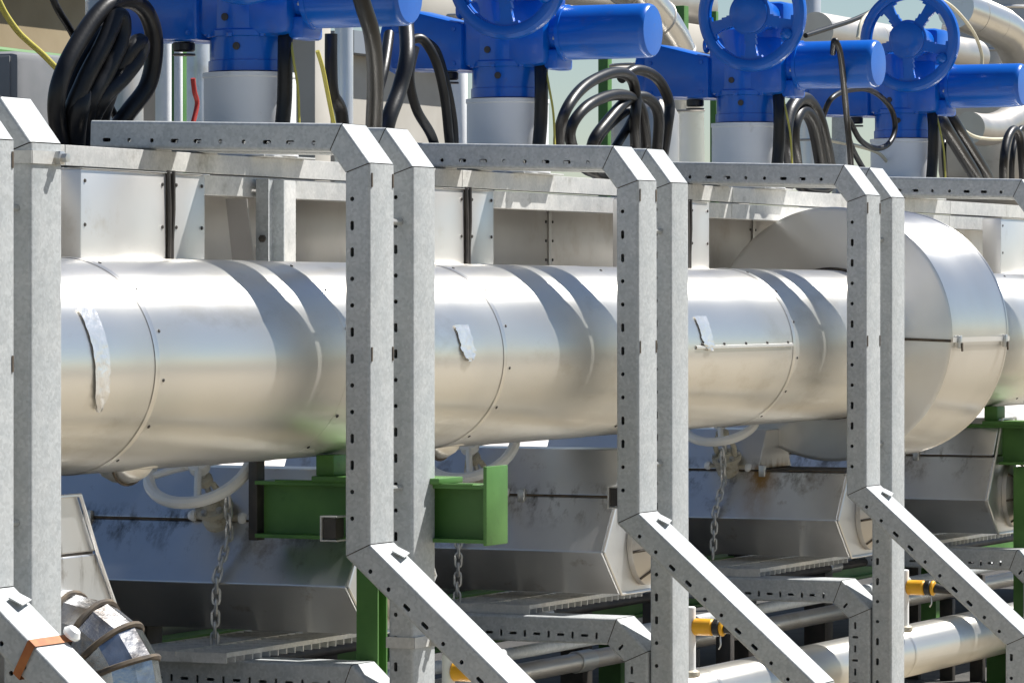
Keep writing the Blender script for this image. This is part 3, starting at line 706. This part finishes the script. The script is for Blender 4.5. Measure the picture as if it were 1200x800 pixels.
# back row that closes the view under the duct
bk = empty("back_header_pipe", (14, 7.5, .2), "dull clad header pipe on the ground behind the valve boxes", "pipe")
for a in range(6, 24, 3):
    MB().cyl((a, 7.55, .72), (a + 2.995, 7.55, .72), .46, 48).build("cladding_sheet", "clad_dull", bk)
gb = empty("green_beam", (14, 7.05, 0), "long green steel beam low behind the cable tray", "beam")
for a in range(8, 24, 4):
    y = 7.0; z0, z1 = .36, .56
    MB().prism([(y, z0), (y + .1, z0), (y + .1, z0 + .012), (y + .055, z0 + .012), (y + .055, z1 - .012), (y + .1, z1 - .012), (y + .1, z1), (y, z1), (y, z1 - .012), (y + .045, z1 - .012), (y + .045, z0 + .012), (y, z0 + .012)], a, a + 3.99, "yz").build("beam_section", "green_paint", gb, smooth=0)
    MB().box(a + .3, a + .4, y, y + .1, 0, .358).build("stub_post", "green_paint", gb)

# ------------------------------------------------------------------ blue actuators on the valve stems
def blue(mb, name, parent, bev=0): return mb.build(name, "blue_paint", parent, bev=bev)
def make_actuator(X, label):
    Y = 6.24; o = empty("valve_actuator", (X, Y, 2.13), label, "actuator", "blue valve actuators")
    nk = MB(); nk.lathe([(.15, 2.135), (.15, 2.15), (.143, 2.152), (.143, 2.376), (.146, 2.378), (.146, 2.392), (.10, 2.395)], (X, Y, 0), (0, 0, 1), 44); nk.build("neck", "neck_paint", o)
    MB().box(X - .17, X + .17, 6.10, 6.60, 2.1295, 2.1345, .001).build("mounting_plate", "galv_rail", o)
    c = MB(); c.lathe([(.128, 2.396), (.128, 2.428), (.124, 2.43), (.124, 2.50), (.130, 2.503), (.130, 2.52), (.124, 2.525), (.124, 2.76), (.10, 2.78), (.06, 2.80), (.06, 2.86), (.04, 2.88), (0, 2.885)], (X, Y, 0), (0, 0, 1), 36)
    c.box(X - .11, X + .11, Y - .19, Y + .13, 2.50, 2.735, .03); col = blue(c, "gearbox", o)
    for dz, dy in ((2.47, -.02), (2.56, .02)):
        MB().lathe([(.012, 0), (.012, .004), (.006, .005), (0, .005)], (X - .1235 if dz < 2.5 else X - .1235, Y + dy, dz), (-1, 0, 0), 10).build("plug", "dark_steel", col)
    for a in range(0, 360, 45):
        MB().lathe([(.011, 0), (.011, .01), (0, .011)], (X + .129 * math.cos(R(a)), Y + .129 * math.sin(R(a)), 2.50), (0, 0, 1), 6).build("bolt", "blue_paint", col)
    # motor to the front (towards the frames)
    m = MB(); m.lathe([(.07, .18), (.075, .20), (.075, .225), (.094, .228), (.094, .53), (.093, .54), (.090, .548), (.085, .553), (.03, .556), (0, .556)], (X - .005, Y, 2.618), (0, -1, 0), 40)
    mo = blue(m, "motor", o)
    MB().lathe([(.098, .222), (.098, .236), (.094, .238)], (X - .005, Y, 2.618), (0, -1, 0), 40).build("motor_flange", "blue_paint", mo)
    MB().box(X - .075, X + .06, Y - .225, Y - .165, 2.49, 2.56, .012).build("terminal_block", "blue_paint", o)
    # control housing to the back, lid sloping down towards the gearbox
    h_ = MB(); h_.prism([(Y + .12, 2.49), (Y + .40, 2.50), (Y + .40, 2.70), (Y + .36, 2.715), (Y + .12, 2.655)], X - .12, X + .12, "yz"); ho = blue(h_, "control_housing", o, .014)
    h2 = MB(); h2.lathe([(.112, .40), (.112, .43), (.105, .445), (0, .45)], (X, Y, 2.60), (0, 1, 0), 32); h2.build("housing_cover", "blue_paint", ho)
    MB().cyl((X - .05, Y + .205, 2.49), (X - .05, Y + .205, 2.462), .035, 18, .004).build("cable_gland", "black_plastic", ho)
    MB().lathe([(.036, 0), (.036, .006), (0, .007)], (X - .05, Y + .205, 2.455), (0, 0, -1), 18).build("gland_nut", "dark_steel", ho)
    MB().torus((X - .09, Y + .14, 2.70), (0, 1, 0), .022, .008, 18, 8).build("lifting_eye", "blue_paint", ho)
    for yy in (.15, .37):
        for zz in (2.515, 2.635):
            MB().lathe([(.008, 0), (.008, .006), (0, .007)], (X - .12, Y + yy, zz), (-1, 0, 0), 6).build("cover_bolt", "blue_paint", ho)
    for k in range(6):
        a = k * math.pi / 3 + .26
        MB().lathe([(.007, 0), (.007, .008), (0, .009)], (X - .005 + .086 * math.cos(a), Y - .2215, 2.618 + .086 * math.sin(a)), (0, 1, 0), 6).build("flange_bolt", "bolt_zinc", mo)
    # handwheel facing along the row
    wx = X - .27; wy = Y - .125; wz = 2.808; Rw = .225
    MB().lathe([(.05, 0), (.055, .02), (.055, .13), (.075, .14), (.075, .16)], (X - .09, wy, wz), (-1, 0, 0), 24).build("wheel_shaft", "blue_paint", o)
    MB().box(X - .10, X + .08, wy - .07, wy + .07, 2.70, wz + .06, .025).build("wheel_bracket", "blue_paint", o)
    w = MB(); n = 120; rad = [.28, .34, .38, .44, .54, .66, .74, .78, .82]
    def wpt(r, k, dx): a = 2 * math.pi * k / n; return (wx + dx, wy - r * Rw * math.cos(a), wz + r * Rw * math.sin(a))
    def solid(ri, k):
        a = 360 * (k + .5) / n; off = abs((a - 90 + 36) % 72 - 36); rm = (rad[ri] + rad[ri + 1]) / 2
        if rm < .38 or rm > .78: return True
        half = 25.5 - (3.5 if rm < .44 or rm > .74 else 0) - (0 if rm > .56 else 1)
        return off > half
    # domed web plate, with five rounded windows
    dome = lambda r: -.035 * max(0, 1 - r / .8)
    cells = {}
    vs = []; fs = []; idx = {}
    def vid(ri, k, side):
        key = (ri, k % n, side)
        if key not in idx: idx[key] = len(vs); vs.append(wpt(rad[ri], k, dome(rad[ri]) + (-.008 if side == 0 else .010)))
        return idx[key]
    for ri in range(len(rad) - 1):
        for k in range(n):
            if not solid(ri, k): continue
            fs.append((vid(ri, k, 0), vid(ri, k + 1, 0), vid(ri + 1, k + 1, 0), vid(ri + 1, k, 0)))
            fs.append((vid(ri, k, 1), vid(ri + 1, k, 1), vid(ri + 1, k + 1, 1), vid(ri, k + 1, 1)))
            if ri and not solid(ri - 1, k): fs.append((vid(ri, k, 0), vid(ri, k, 1), vid(ri, k + 1, 1), vid(ri, k + 1, 0)))
            if ri < len(rad) - 2 and not solid(ri + 1, k): fs.append((vid(ri + 1, k, 0), vid(ri + 1, k + 1, 0), vid(ri + 1, k + 1, 1), vid(ri + 1, k, 1)))
            if not solid(ri, (k - 1) % n): fs.append((vid(ri, k, 0), vid(ri + 1, k, 0), vid(ri + 1, k, 1), vid(ri, k, 1)))
            if not solid(ri, (k + 1) % n): fs.append((vid(ri, k + 1, 0), vid(ri, k + 1, 1), vid(ri + 1, k + 1, 1), vid(ri + 1, k + 1, 0)))
    w.add(vs, fs); hw = blue(w, "handwheel", o)
    rm = [(Rw * .78, .012), (Rw * .80, -.016), (Rw * .86, -.023), (Rw * .93, -.022), (Rw * .985, -.012), (Rw, .004), (Rw * .985, .018), (Rw * .93, .024), (Rw * .84, .02)]
    MB().lathe(rm, (wx, wy, wz), (1, 0, 0), 64, closed=True).build("rim", "blue_paint", hw)
    MB().lathe([(Rw * .34, .014), (Rw * .34, .038), (Rw * .31, .043), (Rw * .10, .045), (0, .045)], (wx, wy, wz), (-1, 0, 0), 32).build("hub", "blue_paint", hw)
    MB().lathe([(.012, 0), (.02, .008), (.022, .03), (.016, .04), (0, .043)], (wx - .01, wy - Rw * .60, wz - Rw * .40), (-.6, -.7, .3), 16).build("crank_knob", "blue_paint", hw)
    # black control cable and earth wire beside the neck
    MB().tube(spline([(X - .06, Y - .155, 2.50), (X - .09, Y - .17, 2.42), (X - .085, Y - .165, 2.30), (X - .10, Y - .16, 2.18)], 6), .024, 12).build("supply_cable", "rubber", o)
    MB().tube(spline([(X - .07, Y - .18, 2.48), (X - .10, Y - .205, 2.42), (X - .11, Y - .225, 2.33), (X - .12, Y - .235, 2.20)], 6), .004, 6).build("earth_wire", "yellow_wire", o)
    return o
a0 = make_actuator(11.63, "blue valve actuator at the top left, its handwheel cut off by the picture edge")
for X, l in ((13.53, "blue valve actuator second from the left, with half its handwheel cut off at the top"), (15.81, "blue valve actuator third from the left, behind the third and fourth frames"), (17.66, "blue valve actuator at the right with its whole round handwheel in view")):
    c = copy_tree(a0); c.location.x = X; c["label"] = l

# ------------------------------------------------------------------ cables
def cable(pts, Y, r, label, name="cable_coil", m="rubber", cat="cable", dy=.0, n=12, group="black cables looped over the rails"):
    """pts: photo positions along the cable, each on the plane Y (plus its own offset)"""
    P = [at(p[0], p[1], Y + (p[2] if len(p) > 2 else 0) + dy * i) for i, p in enumerate(pts)]
    o = MB().tube(spline(P, 9), r, n).build(name, m, smooth=60)
    return tag(o, label, cat, group)
A = 6.17
cable([(76, 190, .1), (66, 128, .06), (74, 85, .04), (98, 40, .02), (124, 8), (150, 0, -.02), (171, 14, -.03), (181, 50, -.02), (174, 98), (150, 132, .03), (118, 175, .08), (96, 185, .1), (84, 140, .03), (98, 98, -.01), (120, 55, -.04), (136, 22, -.05), (143, 24, -.06), (141, 48, -.06), (124, 86, -.05), (104, 125, -.02), (98, 175, .05), (112, 180, .08), (118, 140, .0), (132, 98, -.04), (152, 60, -.08), (164, 50, -.09), (163, 64, -.09), (146, 88, -.08), (120, 116, -.06), (104, 150, -.0), (100, 190, .05)],
      A + .26, .0275, "thick black cable coil at the top left with several tight loops", dy=.0015)
cable([(86, 190, .1), (78, 138, .05), (92, 88, .03), (112, 48, .03), (130, 30, .03), (134, 40, .02), (112, 84, .0), (92, 128, -.02), (86, 185, .06)], A + .30, .034, "thick black cable loop behind the coil at the top left", name="cable_loop")
cable([(56, -20), (66, 8), (84, 38), (106, 82), (128, 122), (146, 160)], A + .36, .011, "thin black straight cable crossing the coil at the top left", name="cable")
cable([(418, -20, .0), (426, 8, .0), (436, 42, .02), (440, 92, .1), (438, 150, .2), (438, 200, .25)], 5.66, .026, "thick black cable dropping in front of the first actuator's motor", name="cable")
cable([(388, 40), (388, 75), (390, 110), (400, 132), (404, 190)], A + .08, .021, "short black cable dropping below the first actuator", name="cable")
cable([(456, 40, .05), (450, 80), (440, 120), (428, 190, .03)], A + .1, .018, "black cable behind the thick drop beside the second frame corner", name="cable")
cable([(476, 30, .05), (477, 66), (468, 105), (454, 145), (444, 200, .03)], A - .1, .026, "thick black cable slanting down left of the looped pair", name="cable")
cable([(476, 50, .06), (494, 46, .03), (510, 70), (520, 108), (525, 150), (528, 195), (518, 200), (506, 160), (488, 128), (480, 90), (486, 56)], A + .04, .0165, "black cable hanging in one loop beside the second actuator", name="cable_loop")
cable([(496, 46, .06), (512, 60, .03), (524, 100), (532, 145), (534, 195)], A + .10, .013, "thinner black cable behind the single loop at the second actuator", name="cable")
C = 6.17
cable([(664, 195, .08), (655, 168, .05), (662, 132), (684, 102), (716, 86), (738, 90), (745, 112), (744, 145), (740, 195, .08), (690, 200, .08), (668, 160, .03), (684, 128), (716, 112), (742, 116), (754, 140), (752, 195, .06), (700, 205, .08), (694, 170, .02), (712, 142), (738, 116), (760, 116, -.02), (772, 138, -.02), (768, 195, .05)],
      C, .021, "black cable coil with open loops between the second and third actuators", dy=.001)
cable([(728, 92, .06), (746, 82, .04), (770, 92, .02), (784, 120), (782, 150), (774, 200, .05)], C + .05, .0205, "black cable arch on the right of the middle coil", name="cable_loop")
cable([(690, 200, .06), (700, 165), (722, 140), (744, 126), (738, 145), (720, 175), (708, 200, .06)], C + .06, .0165, "short black cable loop inside the middle coil", name="cable_loop")
D = 6.15
cable([(926, 215, .08), (921, 172), (924, 135), (938, 116), (952, 124), (964, 155), (972, 215, .06), (940, 218, .08), (931, 180, .02), (930, 148), (940, 130), (954, 148), (966, 215, .06)], D, .028, "black cable coil standing beside the third actuator's neck", dy=.001)
cable([(976, 62, -.1), (978, 48, -.14), (984, 60, -.14), (988, 90, -.1), (992, 135, -.02), (996, 175), (998, 215, .04)], D - .25, .0125, "black cable hooked over the third actuator's motor", name="cable_loop")
cable([(964, 138, .04), (974, 116), (994, 106), (1020, 106), (1042, 124), (1049, 148), (1042, 168), (1026, 174), (1008, 164), (994, 140), (998, 172), (1022, 215, .05)], D + .02, .012, "black cable in one round loop between the third and fourth actuators", name="cable_loop")
E = 6.17
for k, (dx, l) in enumerate(((0, "black cable slanting down below the fourth actuator, left of the slanting pair"), (13, "black cable slanting down below the fourth actuator, right of the slanting pair"))):
    cable([(1098 + dx * .6, 128 - k * 4, .05), (1106 + dx, 146), (1122 + dx, 172), (1142 + dx, 205), (1150 + dx, 225, .05)], E, .030, l, name="cable")
cable([(1108, 150, .04), (1106, 180), (1110, 225, .04)], E + .05, .012, "thin black cable dropping straight beside the slanting pair", name="cable")
cable([(1176, 225, .05), (1176, 190), (1180, 164), (1188, 152), (1195, 162), (1198, 190), (1200, 225, .05)], E, .02, "black cable loop at the right edge above the beam", name="cable_loop")
cable([(1186, 225, .05), (1186, 190), (1190, 164), (1198, 150), (1206, 164), (1210, 225, .05)], E + .07, .014, "black cable loop behind the one at the right edge", name="cable_loop")
G2 = "thin earth wires and signal wires"
cable([(-4, -4), (6, 16), (20, 36), (32, 48), (48, 62), (66, 80)], 7.0, .010, "yellow wire sloping down at the top left corner", "wire", "yellow_wire", "wire", n=8, group=G2)
cable([(372, 60), (378, 80), (384, 110), (392, 150)], A + .06, .007, "yellow green wire beside the cables under the first actuator", "wire", "yellow_wire", "wire", n=8, group=G2)
cable([(226, 92), (228, 108), (231, 122), (226, 145)], 6.5, .008, "red wire left of the first actuator's neck", "wire", "red_wire", "wire", n=8, group=G2)
cable([(1118, 138), (1126, 150), (1142, 160), (1160, 163), (1176, 163)], E + .1, .008, "cream wire bridging to the cable loop at the right edge", "wire", "cream_wire", "wire", n=8, group=G2)
cable([(940, 130), (948, 145), (955, 158), (975, 165), (1008, 172), (1030, 180), (1042, 195), (1044, 210)], D + .12, .008, "cream wire curling through the round cable loop", "wire", "cream_wire", "wire", n=8, group=G2)
cable([(944, 42), (975, 32), (1004, 22), (1030, 8), (1040, -10)], 7.2, .012, "black cable stretched across the sky between the right handwheels", "cable", "rubber", "cable")
cable([(1005, 45), (1012, 22), (1040, 2), (1075, -6), (1110, 4), (1138, 34), (1150, 62), (1150, 85)], 6.75, .009, "pale hose arching over the right handwheel", "hose", "cream_wire", "hose", n=8)

# ------------------------------------------------------------------ plant behind
def riser(px0, px1, Y, ztop, m, label, z0=0.0):
    p0 = at((px0 + px1) / 2, 0, Y); d = p0.x * math.cos(YAW) + p0.y * math.sin(YAW); r = (px1 - px0) / 2 * d / F
    o = empty("riser_pipe", (p0.x, Y, z0), label, "pipe", "risers behind the actuators")
    MB().lathe([(r, z0), (r, 2.2), (r + .006, 2.205), (r + .006, 2.22), (r, 2.225), (r, ztop - r * .6), (r * .8, ztop - r * .25), (r * .4, ztop - .02), (0, ztop)], (p0.x, Y, 0), (0, 0, 1), 36).build("cladding", m, o)
    MB().torus((p0.x, Y, 2.9), (0, 0, 1), r + .004, .008, 36, 8).build("band", "clad_dull", o)
riser(182, 201, 8.2, 4.2, "white_paint", "pale riser pipe behind the coil at the top left")
riser(204, 214, 7.6, 2.7, "white_paint", "thin white riser left of the first actuator's neck")
riser(214, 246, 9.2, 3.4, "clad_panel", "broad pale riser behind the red wire")
riser(100, 168, 9.6, 3.1, "clad_dull", "wide grey riser behind the big coil at the top left")
riser(392, 414, 8.0, 3.6, "clad_panel", "grey riser behind the cables under the first actuator")
riser(526, 548, 7.8, 2.72, "white_paint", "white riser left of the second actuator's neck")
riser(716, 796, 8.6, 2.75, "clad_dull", "wide dull riser behind the middle cable coil")
riser(936, 962, 11.5, 4.5, "clad_panel", "pale riser behind the third handwheel")
def post(px, Y, w, ztop, label):
    p = at(px, 0, Y); tag(MB().box(p.x - w / 2, p.x + w / 2, Y - w / 2, Y + w / 2, 0, ztop, .004).build("green_post", "green_paint"), label, "post", "green posts behind the actuators")
post(798, 9.5, .07, 3.4, "green post right of the wide dull riser"); post(709, 9.5, .06, 3.2, "pale green post behind the middle cable coil"); post(837, 9.5, .04, 3.4, "thin green post left of the third actuator's neck"); post(208, 9.0, .06, 3.2, "green post between two white risers at the top left")
# sloping clad pipe at the top
o = empty("sloping_pipe", at(740, 20, 9.0), "shiny aluminium pipe sloping down at the top middle", "pipe")
pts = [at(655, -110, 9.0), at(700, -55, 9.0), at(735, -18, 9.0), at(768, 22, 9.0), at(790, 62, 9.0), at(800, 130, 9.0), at(800, 300, 9.0)]
sp = spline(pts, 3)
for i in range(0, len(sp) - 1, 3):
    MB().tube(sp[i:i + 4], .118, 28).build("cladding_sheet", "clad", o)
    if i: MB().torus(sp[i], sp[i + 1] - sp[i], .119, .006, 28, 6).build("bead", "clad_dull", o)
# pipe bridge far behind
br = empty("pipe_bridge", at(700, 10, 14), "tan pipe bridge far behind the actuators", "pipe bridge")
q = at(700, 28, 14); z0 = q.z - .12
MB().box(q.x - 14, q.x + 3.6, 14, 14.3, z0, z0 + .24, .01).build("girder", "tan_wall", br)
MB().cyl((q.x - 14, 14.6, z0 + .5), (q.x + 3.6, 14.6, z0 + .5), .22, 24).build("bridge_pipe", "clad_dull", br)
for x in (q.x - 13, q.x - 5, q.x + 3.2): MB().box(x, x + .25, 14.02, 14.28, 0, z0 - .002, .01).build("bridge_post", "tan_wall", br)
# big vessel with elbow at the right
vsl = empty("clad_vessel", at(1170, 349, 9.2), "large crumpled metal clad vessel at the top right corner", "vessel")
c = at(1170, 0, 9.2); d = c.x * math.cos(YAW) + c.y * math.sin(YAW); k = d / F
z = lambda py: EYE + (349 - py) * k
MB().lathe([(46 * k, 0), (46 * k, z(262)), (62 * k, z(245)), (70 * k, z(200)), (70 * k, z(60)), (66 * k, z(30)), (60 * k, z(0)), (60 * k, z(-120)), (0, z(-130))], (c.x, 9.2, 0), (0, 0, 1), 56).build("shell", "clad_dull", vsl)
for py in (150, 62, 12):
    MB().torus((c.x, 9.2, z(py)), (0, 0, 1), (70 if py > 40 else 63) * k, .012, 56, 8).build("hoop", "clad_panel", vsl)
sp = spline([at(1120, 10, 8.75), at(1150, 22, 8.7), at(1182, 40, 8.7), at(1200, 80, 8.7), at(1203, 140, 8.7)], 3)
for i in range(0, len(sp) - 1, 2): MB().tube(sp[i:i + 3], .13, 24).build("elbow_gore", "clad", vsl)
sp = spline([at(1136, 150, 8.4), at(1160, 152, 8.4), at(1186, 140, 8.4), at(1212, 110, 8.4)], 3)
for i in range(0, len(sp) - 1, 3): MB().tube(sp[i:i + 4], .10, 24).build("branch_gore", "clad_dull", vsl)
# horizontal clad pipe behind the right handwheels
p = at(1000, 44, 8.2); hp = empty("horizontal_pipe", (p.x, 8.2, p.z - .1), "grey clad pipe passing behind the two right handwheels", "pipe")
for k_ in range(3): MB().cyl((p.x - .6 + k_ * .9, 8.2 , p.z), (p.x + .295 + k_ * .9, 8.2, p.z), .105, 28).build("cladding_sheet", "clad_dull", hp)
MB().cyl((p.x - .2, 8.2, .0), (p.x - .2, 8.2, p.z - .1), .05, 16).build("prop", "galv", hp)
# grey cabinet and green hand rail at the top left
p = at(10, 70, 7.4); q = at(52, 70, 7.4); w = (Vector((q.x, q.y)) - Vector((p.x, p.y))).length
cb = empty("control_cabinet", (p.x + .2, 7.6, 0), "grey rounded control cabinet at the left edge behind the frame corner", "cabinet")
cx = at(28, 70, 7.4).x; MB().box(cx - .2, cx + .2, 7.3, 7.55, 1.2, at(28, 64, 7.4).z, .03).build("case", "cabinet_grey", cb)
MB().box(cx - .206, cx - .2005, 7.33, 7.52, 1.25, at(28, 70, 7.4).z, .002).build("door", "cabinet_grey", cb)
MB().box(cx - .05, cx + .05, 7.38, 7.46, 0, 1.199, .004).build("stand", "galv", cb)
p = at(30, 61, 8.4); hr = empty("green_handrail", (p.x, 8.4, 0), "green handrail above the grey cabinet at the left", "handrail")
MB().tube([(p.x - 1.6, 8.4, p.z), (p.x + .55, 8.4, p.z - .02)], .024, 10).build("top_rail", "green_paint", hr)
for x in (p.x - 1.2, p.x + .3): MB().tube([(x, 8.4, p.z), (x, 8.4, 0)], .02, 10).build("rail_post", "green_paint", hr)
# far buildings
def building(px0, px1, ytop, Y, m, label, windows=()):
    a, c = at(px0, ytop, Y), at(px1, ytop, Y); zt = at((px0 + px1) / 2, ytop, Y).z
    o = empty("plant_building", ((a.x + c.x) / 2, Y, 0), label, "building", "plant buildings far behind")
    MB().box(a.x, c.x, Y, Y + 12, 0, zt).build("wall", m, o)
    MB().box(a.x - .3, c.x + .3, Y - .3, Y + 12.3, zt + .003, zt + .35).build("roof", "roof_grey", o)
    MB().box(a.x - .05, a.x - .003, Y + 2, Y + 4, .003, 2.6).build("door", "roof_grey", o)
    for k_ in range(3):
        w_ = MB().box(a.x - .04, a.x - .003, Y + 5 + k_ * 2.2, Y + 6.4 + k_ * 2.2, 2.2, 3.6).build("window", "window_dark", o)
        MB().box(a.x - .07, a.x - .045, Y + 4.9 + k_ * 2.2, Y + 6.5 + k_ * 2.2, 2.1, 2.195).build("sill", "concrete", w_)
        x0 = a.x + 1 + k_ * max(1.6, (c.x - a.x) / 4)
        w_ = MB().box(x0, x0 + 1.2, Y - .04, Y - .003, 2.2, 3.6).build("window", "window_dark", o)
        MB().box(x0 - .1, x0 + 1.3, Y - .09, Y - .045, 2.1, 2.195).build("sill", "concrete", w_)
building(405, 548, 72, 30, "tan_wall", "tan plant building seen between the first and second actuators")
building(-90, 100, -40, 26, "brown_wall", "brown plant building far behind at the top left corner")
